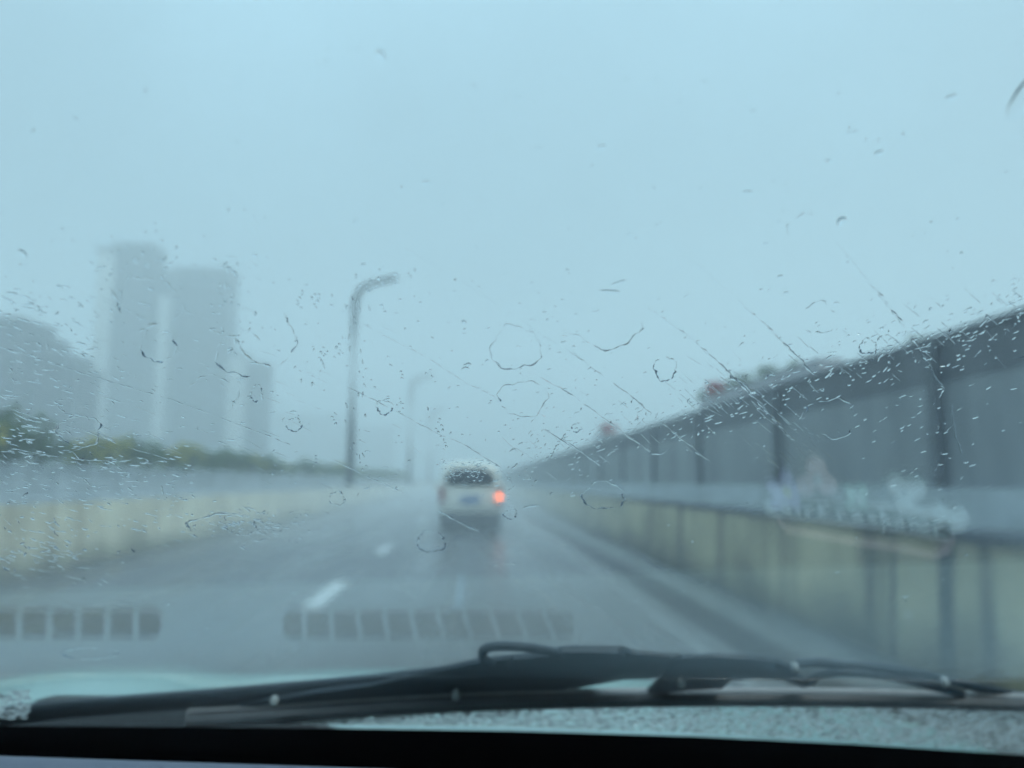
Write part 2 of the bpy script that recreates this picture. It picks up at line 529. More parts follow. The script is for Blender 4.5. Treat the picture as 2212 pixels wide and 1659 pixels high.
shrub((XT, yy(1597), zt), 0, 'upright green bush between the red flowers and olive bushes on the noise wall', GR, .75, 1, LR)
shrub((XT, yy(1665), zt), 2, 'wide olive bush, second from the near end of the long trough', GR, .62, 2, LR)
shrub((XT, yy(1720), zt - .05), 2, 'low olive bush at the near end of the long trough', GR, .5, .4, LR)
shrub((XT, yy(1308), zt), 3, 'small distant bush of red flowers on the noise wall', GR, 1.0, .7, LR)
shrub((XN + .3, yy(2015), NT - .12), 1, 'low dark tuft just showing over the noise wall near the right border', GR, .5, .7, [LR[0], LR[0]])

# ------------------------------------------------------------------ buildings in the rain
def facade_mat(name, col, glass, sx, sz):
    M = Mat(name)
    tc = M.node('ShaderNodeTexCoord')
    mp = M.node('ShaderNodeMapping')
    br = M.node('ShaderNodeTexBrick')
    br.offset = 0.0
    br.inputs['Scale'].default_value = 1.0
    br.inputs['Brick Width'].default_value = sx
    br.inputs['Row Height'].default_value = sz
    br.inputs['Mortar Size'].default_value = sz * .28
    br.inputs['Mortar Smooth'].default_value = 0.0
    br.inputs['Color1'].default_value = (*glass, 1)
    br.inputs['Color2'].default_value = (*[g * 1.5 for g in glass], 1)
    br.inputs['Mortar'].default_value = (*col, 1)
    sx_ = M.node('ShaderNodeSeparateXYZ'); cb = M.node('ShaderNodeCombineXYZ')
    ad = M.node('ShaderNodeMath', operation='ADD')
    M.l(tc.outputs['Object'], sx_.inputs[0])
    M.l(sx_.outputs[0], ad.inputs[0]); M.l(sx_.outputs[1], ad.inputs[1])
    M.l(ad.outputs[0], cb.inputs[0]); M.l(sx_.outputs[2], cb.inputs[1])
    M.l(cb.outputs[0], br.inputs['Vector'])
    M.l(br.outputs[0], M.b.inputs['Base Color'])
    M.b.inputs['Roughness'].default_value = 0.6
    return M.m
f_dark = facade_mat('tower_facade', (0.072, 0.070, 0.076), (0.02, 0.023, 0.03), 2.4, 3.0)
f_mauve = facade_mat('block_facade', (0.10, 0.092, 0.10), (0.05, 0.05, 0.055), 3.0, 3.1)
m_bay = pmat('bay_render', (0.62, 0.63, 0.60), 0.7, var=0.15, scale=.3)
m_roof = pmat('roof_grey', (0.16, 0.165, 0.17), 0.8, var=0.3, scale=.5)
TD = 132.0
def bx(root, px0, px1, ptop, mat, name, Y, dep, z0=0.0, roof=True):
    dep *= .4
    a = at_y(px0, (ptop + 950) / 2, Y); b = at_y(px1, (ptop + 950) / 2, Y)
    top = at_y((px0 + px1) / 2, ptop, Y).z
    bm = bmesh.new()
    box(bm, a.x, b.x, Y, Y + dep, z0, top)
    o = obj(name, bm, mat, root)
    if roof:
        bm = bmesh.new()
        box(bm, a.x - .25, b.x + .25, Y - .25, Y + dep + .25, top + .003, top + .9)
        obj('roof_parapet', bm, m_roof, o)
    return o
tA = thing('apartment_tower', 'tallest grey apartment tower with pale vertical bays, left of its twin', 'building')
bx(tA, 232, 318, 535, f_dark, 'wing', TD, 14)
bx(tA, 320, 352, 592, f_dark, 'wing', TD + 1.0, 12)
bx(tA, 252, 300, 526, m_roof, 'lift_house', TD + 2, 6, roof=False)
bx(tA, 198, 230, 545, m_bay, 'stair_bay', TD - 1.0, 13)
bx(tA, 335, 356, 640, m_bay, 'balcony_bay', TD - .8, 1.5, roof=False)
tB = thing('apartment_tower', 'slightly lower grey apartment tower with a stepped right side, right of the tallest tower', 'building')
bx(tB, 366, 488, 588, f_dark, 'wing', TD + 9, 14)
bx(tB, 404, 470, 580, m_roof, 'lift_house', TD + 12, 6, roof=False)
bx(tB, 490, 522, 770, m_bay, 'stair_bay', TD + 8, 12)
bx(tB, 524, 572, 792, f_dark, 'wing', TD + 10, 12)
tC = thing('apartment_block', 'lower mauve grey block at the left border behind the shrubs', 'building')
bx(tC, -260, 34, 700, f_mauve, 'wing', 84, 16)
bx(tC, 35, 78, 738, f_mauve, 'wing', 84.6, 14)
bx(tC, 79, 134, 778, f_mauve, 'wing', 85.2, 14)
bx(tC, 135, 158, 806, f_mauve, 'wing', 85.8, 14)
tD = thing('distant_block', 'faint low building far down the road behind the first lamp', 'building')
bx(tD, 590, 735, 900, f_mauve, 'wing', 270, 20)
bx(tD, 737, 850, 925, f_mauve, 'wing', 272, 18)

# ------------------------------------------------------------------ the van ahead
VY = 20.5
vx = at_y(1016, 1050, VY).x
van = thing('van', 'cream van ahead on the wet road with one tail light lit orange', 'van', (vx, VY, 0))
def loft(bm, secs):
    """secs: list of (y, halfwidth_bottom, halfwidth_mid, halfwidth_top, z0, z1, z2)"""
    rings = []
    for (yv, wb, wm, wt, z0, z1, z2) in secs:
        pts = [(-wb * .86, z0), (-wb, z0 + .12), (-wm, z1), (-wt - .03, z2 - .16), (-wt + .08, z2 - .04), (-wt * .55, z2), (wt * .55, z2), (wt - .08, z2 - .04), (wt + .03, z2 - .16), (wm, z1), (wb, z0 + .12), (wb * .86, z0)]
        rings.append([bm.verts.new((p[0], yv, p[1])) for p in pts])
    n = len(rings[0])
    for i in range(len(rings) - 1):
        for k in range(n):
            bm.faces.new((rings[i][k], rings[i][(k + 1) % n], rings[i + 1][(k + 1) % n], rings[i + 1][k]))
    bm.faces.new(rings[0]); bm.faces.new(rings[-1][::-1])
bm = bmesh.new()
loft(bm, [(0, .78, .80, .64, .52, 1.05, 1.78), (.08, .82, .84, .68, .46, 1.05, 1.86), (.5, .83, .85, .70, .34, 1.05, 1.90), (2.2, .83, .85, .70, .32, 1.05, 1.92), (3.0, .83, .85, .66, .32, 1.05, 1.80), (3.5, .82, .84, .60, .32, 1.02, 1.30), (3.9, .76, .78, .5, .36, .9, 1.12)])
obj('body', bm, m_van, van, True)
bm = bmesh.new()
prof = [(-.50, 1.25), (.50, 1.25), (.62, 1.29), (.66, 1.38), (.62, 1.52), (.52, 1.64), (.36, 1.71), (-.36, 1.71), (-.52, 1.64), (-.62, 1.52), (-.66, 1.38), (-.62, 1.29)]
extrude_profile(bm, prof, -.035, .03, lambda p, a: Vector((p[0], a, p[1])))
obj('rear_window', bm, m_vglass, van)
bm = bmesh.new()
box(bm, -.80, .80, -.13, .1, .30, .56, .04)
obj('bumper', bm, m_bumper, van)
bm = bmesh.new()
box(bm, -.60, .60, .14, 3.6, .17, .33)
obj('underbody', bm, m_bumper, van)
bm = bmesh.new()
box(bm, -.26, .26, -.03, .01, .79, .98, .006)
obj('number_plate', bm, m_plate, van)
for s, m, lab in ((-1, m_tail, 'dull red unlit tail light'), (1, m_tailon, 'tail light glowing orange')):
    bm = bmesh.new()
    if s < 0: box(bm, -.83, -.68, -.04, .12, .80, 1.22, .02)
    else: box(bm, .70, .84, -.045, .12, .87, 1.03, .04)
    o = obj('tail_light', bm, m, van); o['label'] = lab
    if s > 0:
        for z0, z1 in ((1.055, 1.22), (.72, .855)):
            bm = bmesh.new()
            box(bm, .70, .84, -.035, .12, z0, z1, .02)
            obj('lamp_surround', bm, m_tail, van)
wm_ = None
for (wx, wy) in ((-.70, .75), (.70, .75), (-.70, 3.2), (.70, 3.2)):
    if wm_ is None:
        bm = bmesh.new()
        tube(bm, [Vector((-.09, 0, 0)), Vector((-.07, 0, 0)), Vector((.07, 0, 0)), Vector((.09, 0, 0))], [.27, .30, .30, .27], 24)
        w = obj('wheel', bm, m_rubber, van, True)
        bm = bmesh.new()
        tube(bm, [Vector((-.096, 0, 0)), Vector((.096, 0, 0))], [.18, .18], 20)
        r_ = obj('rim', bm, m_rim, w)
        wm_ = (w.data, r_.data)
    else:
        w = link('wheel', wm_[0], None, van); r_ = link('rim', wm_[1], None, w)
    w.location = (wx, wy, .30)
for s in (-1, 1):
    bm = bmesh.new()
    box(bm, s * .98 - .08, s * .98 + .08, 2.9, 3.0, 1.10, 1.28, .02)
    dm = obj('door_mirror', bm, m_van, van)
    bm = bmesh.new()
    box(bm, min(s * .82, s * .905), max(s * .82, s * .905), 2.93, 2.97, 1.15, 1.19)
    obj('bracket', bm, m_bumper, dm)
bm = bmesh.new()
tube(bm, [Vector((-.05, -.06, 1.25)), Vector((.18, -.05, 1.33)), Vector((.40, -.05, 1.36))], .012, 6)
obj('wiper', bm, m_rubber, van)

# ------------------------------------------------------------------ the car the photo is taken from
car = thing('car', 'car seen from inside: wet windscreen, wiper across the bottom, grey dashboard and bright bonnet', 'car')
TH = R(34)
G0 = CAM + Vector((0, .60, -.178))                 # a point of the glass foot
EX = Vector((1, 0, 0)); ET = Vector((0, -math.cos(TH), math.sin(TH))); EN = Vector((0, math.sin(TH), math.cos(TH)))   # right, up-slope, outward
def G(a, b, h=0.0): return G0 + EX * a + ET * b + EN * h
def glass(px, py):
    """where the sight line of a pixel crosses the glass: (a, b) on the pane"""
    d = ray(px, py)
    k = (G0 - CAM).dot(EN) / d.dot(EN)
    q_ = CAM + d * k - G0
    return q_.dot(EX), q_.dot(ET)
# glass pane
M = Mat('windscreen_glass')
M.t.nodes.remove(M.b)
out = M.t.nodes['Material Output']
tr = M.node('ShaderNodeBsdfTransparent'); tr.inputs[0].default_value = (0.90, 0.972, 0.985, 1)
gl = M.node('ShaderNodeBsdfGlossy'); gl.inputs['Roughness'].default_value = 0.0; gl.inputs['Color'].default_value = (1, 1, 1, 1)
ge = M.node('ShaderNodeNewGeometry')
dp = M.node('ShaderNodeVectorMath', operation='DOT_PRODUCT')
M.l(ge.outputs['Normal'], dp.inputs[0]); M.l(ge.outputs['Incoming'], dp.inputs[1])
ab = M.node('ShaderNodeMath', operation='ABSOLUTE'); M.l(dp.outputs['Value'], ab.inputs[0])
su = M.node('ShaderNodeMath', operation='SUBTRACT'); su.inputs[0].default_value = 1.0; M.l(ab.outputs[0], su.inputs[1])
pw = M.node('ShaderNodeMath', operation='POWER'); pw.inputs[1].default_value = 5.0; M.l(su.outputs[0], pw.inputs[0])
ma = M.node('ShaderNodeMath', operation='MULTIPLY_ADD'); ma.inputs[1].default_value = 0.35; ma.inputs[2].default_value = 0.11; M.l(pw.outputs[0], ma.inputs[0])
ms = M.node('ShaderNodeMixShader'); M.l(ma.outputs[0], ms.inputs[0]); M.l(tr.outputs[0], ms.inputs[1]); M.l(gl.outputs[0], ms.inputs[2])
M.l(ms.outputs[0], out.inputs['Surface'])
m_pane = M.m
GW = .74
B0, B1 = -.27, .80
bm = bmesh.new()
vs = [bm.verts.new(G(a, b, h)) for h in (0, .002) for (a, b) in ((-GW, B0), (GW, B0), (GW - .12, B1), (-GW + .12, B1))]
for f in ((0, 1, 2, 3), (7, 6, 5, 4), (0, 4, 5, 1), (1, 5, 6, 2), (2, 6, 7, 3), (3, 7, 4, 0)): bm.faces.new([vs[k] for k in f])
pane = obj('windscreen', bm, m_pane, car)
# black ceramic band printed on the glass edge
m_frit = pmat('ceramic_band', (0.003, 0.003, 0.005), 0.9, var=0.2, scale=30)
m_frit.node_tree.nodes['Principled BSDF'].inputs['Specular IOR Level'].default_value = 0.05
bm = bmesh.new()
edge = [glass(px, py) for px, py in ((-420, 1560), (-100, 1564), (350, 1567), (700, 1570), (1100, 1576), (1500, 1588), (1850, 1605), (2212, 1628), (2600, 1655))]
edge[0] = (-GW, edge[0][1]); edge[-1] = (GW, edge[-1][1])
up = [bm.verts.new(G(a, b, -.001)) for a, b in edge]
dn = [bm.verts.new(G(a, B0, -.001)) for a, b in edge]
for i in range(len(edge) - 1): bm.faces.new((dn[i], dn[i + 1], up[i + 1], up[i]))
def strip(p, q_):
    a0, b0 = p; a1, b1 = q_
    w = .035 if a0 < 0 else -.035
    bm.faces.new([bm.verts.new(G(a, b, -.001)) for a, b in ((a0, b0), (a0 + w, b0), (a1 + w, b1), (a1, b1))])
frit = obj('ceramic_band', bm, m_frit, pane)

# bonnet
m_bonnet = pmat('bonnet_paint', (0.72, 0.98, 0.965), 0.22, var=0.05, scale=2, coat=1.0)
bm = bmesh.new()
prof = [(.80, -.262), (.95, -.268), (1.1, -.277), (1.3, -.300), (1.5, -.345), (1.65, -.40), (1.78, -.475), (1.86, -.57), (1.88, -.70)]
rows = []
NX = 32
for (yv, zv) in prof:
    row = []
    for i in range(NX + 1):
        x = -1.02 + 1.78 * i / NX
        e = abs((x + .13) / .89)
        z = zv - .035 * ((x + .30) / .8) ** 2 - .10 * max(0, e - .86) / .14 + .016 * math.exp(-((x + .62) / .16) ** 2) - .010 * math.exp(-((x + .40) / .10) ** 2)
        row.append(bm.verts.new(CAM + Vector((x, yv - .25 * e ** 2.5 * (yv - .8), z))))
    rows.append(row)
for i in range(len(rows) - 1):
    for k in range(NX): bm.faces.new((rows[i][k], rows[i][k + 1], rows[i + 1][k + 1], rows[i + 1][k]))
r_ = bmesh.ops.solidify(bm, geom=list(bm.faces), thickness=.004)
obj('bonnet', bm, m_bonnet, car, True)
# scuttle panel between glass and bonnet
m_cowl = pmat('cowl_plastic', (0.006, 0.007, 0.010), 0.5, var=0.3, scale=12)
bm = bmesh.new()
ridge = [(-500, 1552), (20, 1550), (80, 1512), (300, 1512), (520, 1514), (620, 1530), (700, 1580), (900, 1640), (1500, 1660), (2400, 1700)]
tp = [at_y(px, py, .74) for px, py in ridge]
prof_rows = [[bm.verts.new(p + Vector(o_)) for p in tp] for o_ in ((0, -.05, -.16), (0, -.03, -.02), (0, 0, 0), (0, .03, -.004), (0, .04, -.12))]
for i in range(4):
    for k in range(len(tp) - 1): bm.faces.new((prof_rows[i][k], prof_rows[i][k + 1], prof_rows[i + 1][k + 1], prof_rows[i + 1][k]))
obj('scuttle', bm, m_cowl, car)
# front body under the bonnet, pillars, roof, mirror
m_body = m_bonnet
bm = bmesh.new()
box(bm, -1.0, .72, .82, 1.80, -.95, -.72, .05)
for v in bm.verts: v.co += CAM
obj('front_body', bm, m_body, car)
m_trim = pmat('interior_trim', (0.10, 0.105, 0.115), 0.7, var=0.15, scale=30)
for s in (-1, 1):
    bm = bmesh.new()
    pts = [G(s * (GW + .03), B0, 0), G(s * (GW - .09), B1, 0)]
    tube(bm, pts, .045, 8)
    obj('pillar', bm, m_trim, car)
bm = bmesh.new()
top = G(0, B1, 0)
box(bm, -.70, .70, top.y - 1.5, top.y + .02, top.z, top.z + .05, .02)
obj('roof', bm, m_trim, car)

# dashboard: top sheet with recessed defroster vents, its far edge near the glass
m_dash_pale = pmat('lightened_dash_plastic', (0.46, 0.49, 0.53), 0.6, var=0.10, scale=300)  # dash plastic lightened to strengthen its veil in the glass; also the vent ribs
m_dash = pmat('dash_plastic', (0.19, 0.205, 0.275), 0.6, var=0.10, scale=300, bump=0.0)
m_hole = pmat('vent_dark', (0.006, 0.006, 0.006), 0.8, var=0.2, scale=30)
DZ = -.165          # height of the dashboard's near top under the camera
CREST = .47         # beyond it the top slopes down to the glass, with the defroster vents
SLOPE = .56
def dash_z(x, y=0.0): return CAM.z + DZ - .050 * x - max(0.0, y - CREST) * SLOPE
def mirror_hit(px, py):
    """the point of the dashboard top that a pixel sees mirrored in the glass"""
    d = ray(px, py); a, b = glass(px, py); p = G(a, b)
    r = d - 2 * d.dot(EN) * EN
    for sl_ in (SLOPE, 0.0):
        # p.z + k r.z = CAM.z + DZ - .034 (p.x + k r.x) - sl (p.y + k r.y - CREST)
        k = (CAM.z + DZ - .050 * p.x - sl_ * (p.y - CREST) - p.z) / (r.z + .050 * r.x + sl_ * r.y)
        if sl_ == 0.0 or p.y + k * r.y > CREST: return p + r * k
bm = bmesh.new()
ys = [.478, .474, .466, .455, .44, .3, .16, .10, .07, .06]
zs = [0, -.0010, -.0014, -.0006, 0, 0, -.004, -.02, -.06, -.5]
def dash_rows(ys, zs):
    bm = bmesh.new()
    rows = [[bm.verts.new(Vector((x, CAM.y + yv, dash_z(x, yv) + zv))) for x in np.linspace(-.74, .74, 13)] for yv, zv in zip(ys, zs)]
    for i in range(len(rows) - 1):
        for k in range(12): bm.faces.new((rows[i][k], rows[i][k + 1], rows[i + 1][k + 1], rows[i + 1][k]))
    return bm
dashb = obj('dashboard', dash_rows(ys, zs), m_dash, car, True)
lightened_slope = obj('lightened_dash_slope', dash_rows([.662, .658, .53, .484, .4785], [-.02, 0, 0, 0, -.001]), m_dash_pale, dashb)  # far slope of the dash, colour raised for a brighter reflection
# black gutter between the dashboard and the glass
bm = bmesh.new()
rows = [[bm.verts.new(Vector((x, CAM.y + yv, dash_z(x, .662) + zv))) for x in np.linspace(-.74, .74, 13)] for yv, zv in ((.6625, -.004), (.665, -.022), (.69, -.024), (.72, -.05))]
for i in range(3):
    for k in range(12): bm.faces.new((rows[i][k], rows[i][k + 1], rows[i + 1][k + 1], rows[i + 1][k]))
obj('gutter', bm, m_frit, dashb)
def vent(px0, px1, py0, py1, ribs, lean, name='defroster_vent'):
    """a dark slot panel crossed by pale ribs, sitting in the dashboard top"""
    def P(px, py, h):
        q_ = mirror_hit(px, py); return Vector((q_.x, q_.y, q_.z + h))
    bm = bmesh.new()
    n = 16
    c = 16
    ring = []
    for (cx, cy, a0) in ((px1 - c, py0 + c, 0), (px0 + c, py0 + c, 90), (px0 + c, py1 - c, 180), (px1 - c, py1 - c, 270)):
        for k in range(5):
            a = R(a0 + 90 * k / 4)
            ring.append((cx + c * math.cos(a), cy - c * math.sin(a)))
    A = [bm.verts.new(P(x, y_, .0003)) for x, y_ in ring]
    B = [bm.verts.new(P(x, y_, .001)) for x, y_ in ring]
    for i in range(len(ring)): bm.faces.new((A[i], A[(i + 1) % len(ring)], B[(i + 1) % len(ring)], B[i]))
    bm.faces.new(B); bm.faces.new(A[::-1])
    vn = obj(name, bm, m_hole, dashb)
    bm = bmesh.new()
    for (rx, w) in ribs:
        T0, T1 = (rx - w, py0 - 2), (rx + w, py0 - 2)
        L0, L1 = (rx - w + lean(rx), py1 + 2), (rx + w + lean(rx), py1 + 2)
        lo = [bm.verts.new(P(x, y_, .0012)) for x, y_ in (T0, T1, L1, L0)]
        hi = [bm.verts.new(P(x, y_, .0032)) for x, y_ in (T0, T1, L1, L0)]
        for i in range(4): bm.faces.new((lo[i], lo[(i + 1) % 4], hi[(i + 1) % 4], hi[i]))
        bm.faces.new(hi); bm.faces.new(lo[::-1])
    obj('rib', bm, m_dash_pale, vn)
vent(-330, 345, 1324, 1382, [(x, 6) for x in (-270, -210, -148, -86, -24, 43, 107, 170, 232, 294)], lambda x: 2)
vent(612, 1240, 1326, 1383, [(657 + 57.5 * k, 5) for k in range(10)], lambda x: (x - 640) * .045 + 2)

# wiper: arm, hook and bridged blade lying on the lower glass
m_wip = pmat('wiper_metal', (0.028, 0.044, 0.060), 0.45, var=0.3, scale=40)
m_blade = pmat('blade_rubber', (0.10, 0.10, 0.105), 0.4, var=0.3, scale=40)
m_spine = pmat('blade_spine', (0.36, 0.35, 0.35), 0.4, var=0.25, scale=60)
m_clip = pmat('clip_plastic', (0.045, 0.060, 0.075), 0.5, var=0.25, scale=80)
m_rivet = pmat('rivet_steel', (0.30, 0.31, 0.30), 0.3, var=0.1, scale=60)
def gp(px, py, h):
    d = ray(px, py)
    k = ((G0 - CAM).dot(EN) + h) / d.dot(EN)
    return CAM + d * k
def bar(bm, pts, h, w, th, n=8):
    """pts: pixel polyline of the bar's middle; w half widths along the slope (m), th half thickness"""
    P = [gp(x, y_, h if not isinstance(h, (list, tuple)) else h[i]) for i, (x, y_) in enumerate(pts)]
    ww = w if isinstance(w, (list, tuple)) else [w] * len(P)
    # refine
    Q, WW = [], []
    for i in range(len(P) - 1):
        for k in range(4):
            f = k / 4
            p0, p1, p2, p3 = P[max(i - 1, 0)], P[i], P[i + 1], P[min(i + 2, len(P) - 1)]
            Q.append(0.5 * ((2 * p1) + (p2 - p0) * f + (2 * p0 - 5 * p1 + 4 * p2 - p3) * f * f + (3 * p1 - p0 - 3 * p2 + p3) * f ** 3))
            WW.append((ww[i] * (1 - f) + ww[i + 1] * f, th))
    Q.append(P[-1]); WW.append((ww[-1], th))
    tube(bm, Q, WW, n, up=EN)
wip = bpy.data.objects.new('wiper', None); COL.objects.link(wip); wip.parent = car
K = .00037 / .75 * 1.0      # metres along the slope per pixel at the wiper's distance
bm = bmesh.new()
bar(bm, [(-260, 1572), (0, 1548), (140, 1532), (400, 1512), (640, 1492), (830, 1474), (960, 1458), (1060, 1444), (1120, 1438), (1160, 1436)], .022, [30 * K, 30 * K, 28 * K, 28 * K, 28 * K, 26 * K, 24 * K, 26 * K, 26 * K, 18 * K], .005, 12)
arm = obj('wiper_arm', bm, m_wip, wip, True)
bm = bmesh.new()
bar(bm, [(1062, 1434), (1044, 1420), (1046, 1403), (1072, 1396), (1130, 1397), (1176, 1404), (1215, 1412)], .012, 6.5 * K, .003, 8)
obj('hook', bm, m_wip, arm, True)
# blade with its rubber, spine, claws and bridges
bm = bmesh.new()
BL = [(405, 1555), (560, 1547), (740, 1535), (950, 1523), (1150, 1516), (1400, 1511), (1700, 1510), (1950, 1514), (2212, 1522), (2450, 1536)]
bar(bm, BL, .0065, [6 * K] + [9 * K] * 8 + [7 * K], .0055, 8)
blade = obj('blade', bm, m_blade, wip)
bm = bmesh.new()
bar(bm, [(x, y_ - 13) for x, y_ in BL], .0112, 3.5 * K, .0045, 8)
obj('spine', bm, m_spine, blade)
for x in (948, 1142, 1350, 1557, 1762, 2090):
    bm = bmesh.new()
    y_ = np.interp(x, [p[0] for p in BL], [p[1] for p in BL])
    bar(bm, [(x - 9, y_ - 6), (x + 9, y_ - 6)], .012, 15 * K, .005, 6)
    obj('claw', bm, m_wip, blade)
def plate(name, poly, h, th, mat, parent):
    bm = bmesh.new()
    A = [bm.verts.new(gp(x, y_, h)) for x, y_ in poly]
    B = [bm.verts.new(gp(x, y_, h) + EN * th) for x, y_ in poly]
    n = len(poly)
    for i in range(n): bm.faces.new((A[i], A[(i + 1) % n], B[(i + 1) % n], B[i]))
    bm.faces.new(B); bm.faces.new(A[::-1])
    bmesh.ops.triangulate(bm, faces=[f for f in bm.faces if len(f.verts) > 4])
    return obj(name, bm, mat, parent)
plate('bridge', [(420, 1556), (480, 1536), (560, 1518), (700, 1494), (800, 1482), (900, 1460), (1040, 1430), (1180, 1416), (1207, 1406), (1250, 1403), (1343, 1404), (1365, 1412), (1470, 1421), (1462, 1445), (1440, 1460), (1400, 1467), (1232, 1470), (1216, 1502), (1150, 1510), (950, 1518), (760, 1530), (560, 1545)], .014, .003, m_wip, blade)  # central bridge; its dark left part also fills in the arm's shadow
plate('bridge', [(1398, 1498), (1420, 1474), (1440, 1446), (1455, 1430), (1475, 1422), (1540, 1420), (1616, 1423), (1680, 1431), (1706, 1444), (1726, 1462), (1742, 1474), (1770, 1462), (1762, 1480), (1735, 1486), (1700, 1472), (1640, 1468), (1580, 1470), (1560, 1488), (1480, 1492)], .011, .003, m_wip, blade)
bm = bmesh.new()
bar(bm, [(1720, 1434), (1766, 1431), (1810, 1436), (1900, 1444), (1990, 1456), (2060, 1473), (2140, 1490), (2212, 1503), (2330, 1524)], .016, [4 * K, 8 * K, 8 * K, 9 * K, 10 * K, 9 * K, 8 * K, 7 * K, 4 * K], .003, 8)
obj('bridge', bm, m_wip, blade, True)
bm = bmesh.new()
bar(bm, [(1740, 1472), (1780, 1456), (1840, 1452), (1930, 1464), (2010, 1482), (2080, 1500)], .011, [5 * K, 6 * K, 6 * K, 6 * K, 6 * K, 5 * K], .003, 8)
obj('bridge', bm, m_wip, blade, True)
plate('clip', [(1096, 1444), (1110, 1424), (1190, 1418), (1215, 1409), (1335, 1410), (1352, 1420), (1346, 1446), (1240, 1450)], .0105, .0032, m_clip, arm)
for (x, y_) in ((593, 1512), (1470, 1471), (2040, 1470), (1716, 1440), (985, 1498)):
    p = gp(x, y_, .0085)
    bm = bmesh.new()
    tube(bm, [p - EN * .004, p + EN * .001, p + EN * .003], [.0030, .0030, .0016], 10, up=EX)
    obj('rivet', bm, m_rivet, blade, True)

# ------------------------------------------------------------------ air freshener lying on the dashboard, seen mirrored in the glass
m_fr = pmat('freshener_plastic', (0.92, 0.92, 0.93), 0.35, var=0.05, scale=60)
m_pink = pmat('pink_plastic', (0.85, 0.60, 0.62), 0.35, var=0.05, scale=60)
m_lilac = pmat('lilac_plastic', (0.62, 0.55, 0.82), 0.35, var=0.05, scale=60)
m_mint = pmat('mint_plastic', (0.62, 0.82, 0.72), 0.35, var=0.05, scale=60)
m_band = pmat('band_grey', (0.05, 0.06, 0.06), 0.4, var=0.1, scale=60)
m_let = pmat('letter_white', (0.90, 0.92, 0.92), 0.4, var=0.1, scale=60)
m_yolk = pmat('yellow_centre', (0.80, 0.75, 0.40), 0.4, var=0.1, scale=60)
fc = mirror_hit(1860, 1100)
fr = thing('air_freshener', 'pale air freshener lettered sign with flowers, seen mirrored in the windscreen at right', 'air freshener', fc)
def fp(px, py, h):
    q_ = mirror_hit(px, py); return Vector((q_.x, q_.y, q_.z + h)) - fc
def slab(name, poly, h0, h1, mat, parent):
    bm = bmesh.new()
    A = [bm.verts.new(fp(x, y_, h0)) for x, y_ in poly]
    B = [bm.verts.new(fp(x, y_, h1)) for x, y_ in poly]
    n = len(poly)
    for i in range(n): bm.faces.new((A[i], A[(i + 1) % n], B[(i + 1) % n], B[i]))
    bm.faces.new(B); bm.faces.new(A[::-1])
    bmesh.ops.triangulate(bm, faces=bm.faces)
    return obj(name, bm, mat, parent)
# crop (2900..4032, 1700..2400 at 1.954x) -> 2212 view
def c(x, y_): return ((2900 + x * .5117) / 1.8228, (1700 + y_ * .5117) / 1.8228)
slab('backplate', [c(*p) for p in ((200, 560), (240, 500), (330, 480), (500, 495), (700, 520), (850, 505), (1000, 540), (1250, 545), (1420, 570), (1540, 545), (1640, 600), (1720, 570), (1765, 640), (1720, 740), (1640, 760), (1630, 830), (1500, 815), (1300, 765), (1100, 735), (900, 715), (700, 690), (500, 668), (300, 640), (215, 625))], .001, .006, m_fr, fr)
def petal_flower(cx, cy, n, r, rot, mat, centre):
    poly = []
    for k in range(n * 8):
        a = 2 * math.pi * k / (n * 8)
        rr = r * (.30 + .70 * abs(math.cos(n * a / 2)) ** .8)
        poly.append(c(cx + rr * math.cos(a + rot), cy + rr * math.sin(a + rot)))
    o = slab('flower', poly, .0065, .010, mat, fr)
    ce = [c(cx + r * .2 * math.cos(a), cy + r * .2 * math.sin(a)) for a in [2 * math.pi * k / 12 for k in range(12)]]
    slab('centre', ce, .0101, .0125, centre, o)
petal_flower(345, 430, 5, 165, -1.55, m_lilac, m_yolk)
petal_flower(575, 335, 3, 170, .5, m_pink, m_fr)
petal_flower(880, 480, 4, 110, .78, m_mint, m_fr)
petal_flower(1250, 440, 3, 165, 1.75, m_fr, m_fr)
# lower rounded bar
pts = [(300, 660), (360, 735), (600, 775), (900, 830), (1120, 855), (1300, 890), (1480, 925), (1590, 890), (1640, 800)]
poly = [c(x, y_ - 22) for x, y_ in pts] + [c(x, y_ + 24) for x, y_ in reversed(pts)]
slab('lower_bar', poly, .0012, .007, m_pink, fr)
# raised letters A i r F r e s h e n e r, drawn as strokes (they face down to the dash, so the mirror image reads right)
ST_ = {'A': [[(0, 1), (.35, 0), (.7, 1)], [(.14, .62), (.56, .62)]], 'i': [[(.3, .35), (.3, 1)], [(.3, .02), (.3, .12)]],
       'r': [[(.15, .35), (.15, 1)], [(.15, .58), (.32, .38), (.55, .38)]], 'F': [[(.1, 1), (.1, 0), (.62, 0)], [(.1, .48), (.5, .48)]],
       'e': [[(.05, .68), (.62, .66), (.52, .42), (.3, .34), (.1, .46), (.04, .7), (.14, .92), (.36, 1), (.6, .9)]],
       's': [[(.56, .42), (.34, .34), (.12, .42), (.14, .58), (.5, .74), (.54, .9), (.32, 1), (.06, .92)]],
       'h': [[(.1, 0), (.1, 1)], [(.1, .56), (.32, .38), (.54, .52), (.54, 1)]], 'n': [[(.1, .35), (.1, 1)], [(.1, .56), (.32, .38), (.54, .52), (.54, 1)]]}
LET = list(zip('AirFreshener', (350, 450, 535, 640, 775, 895, 1010, 1110, 1215, 1330, 1410, 1510)))
band = [(296, 505), (480, 505), (700, 520), (900, 545), (1150, 585), (1400, 640), (1610, 690), (1618, 800), (1400, 762), (1150, 705), (900, 668), (700, 645), (480, 632), (300, 622)]
slab('letter_band', [c(x, y_ - 2) for x, y_ in band], .0062, .0068, m_band, fr)
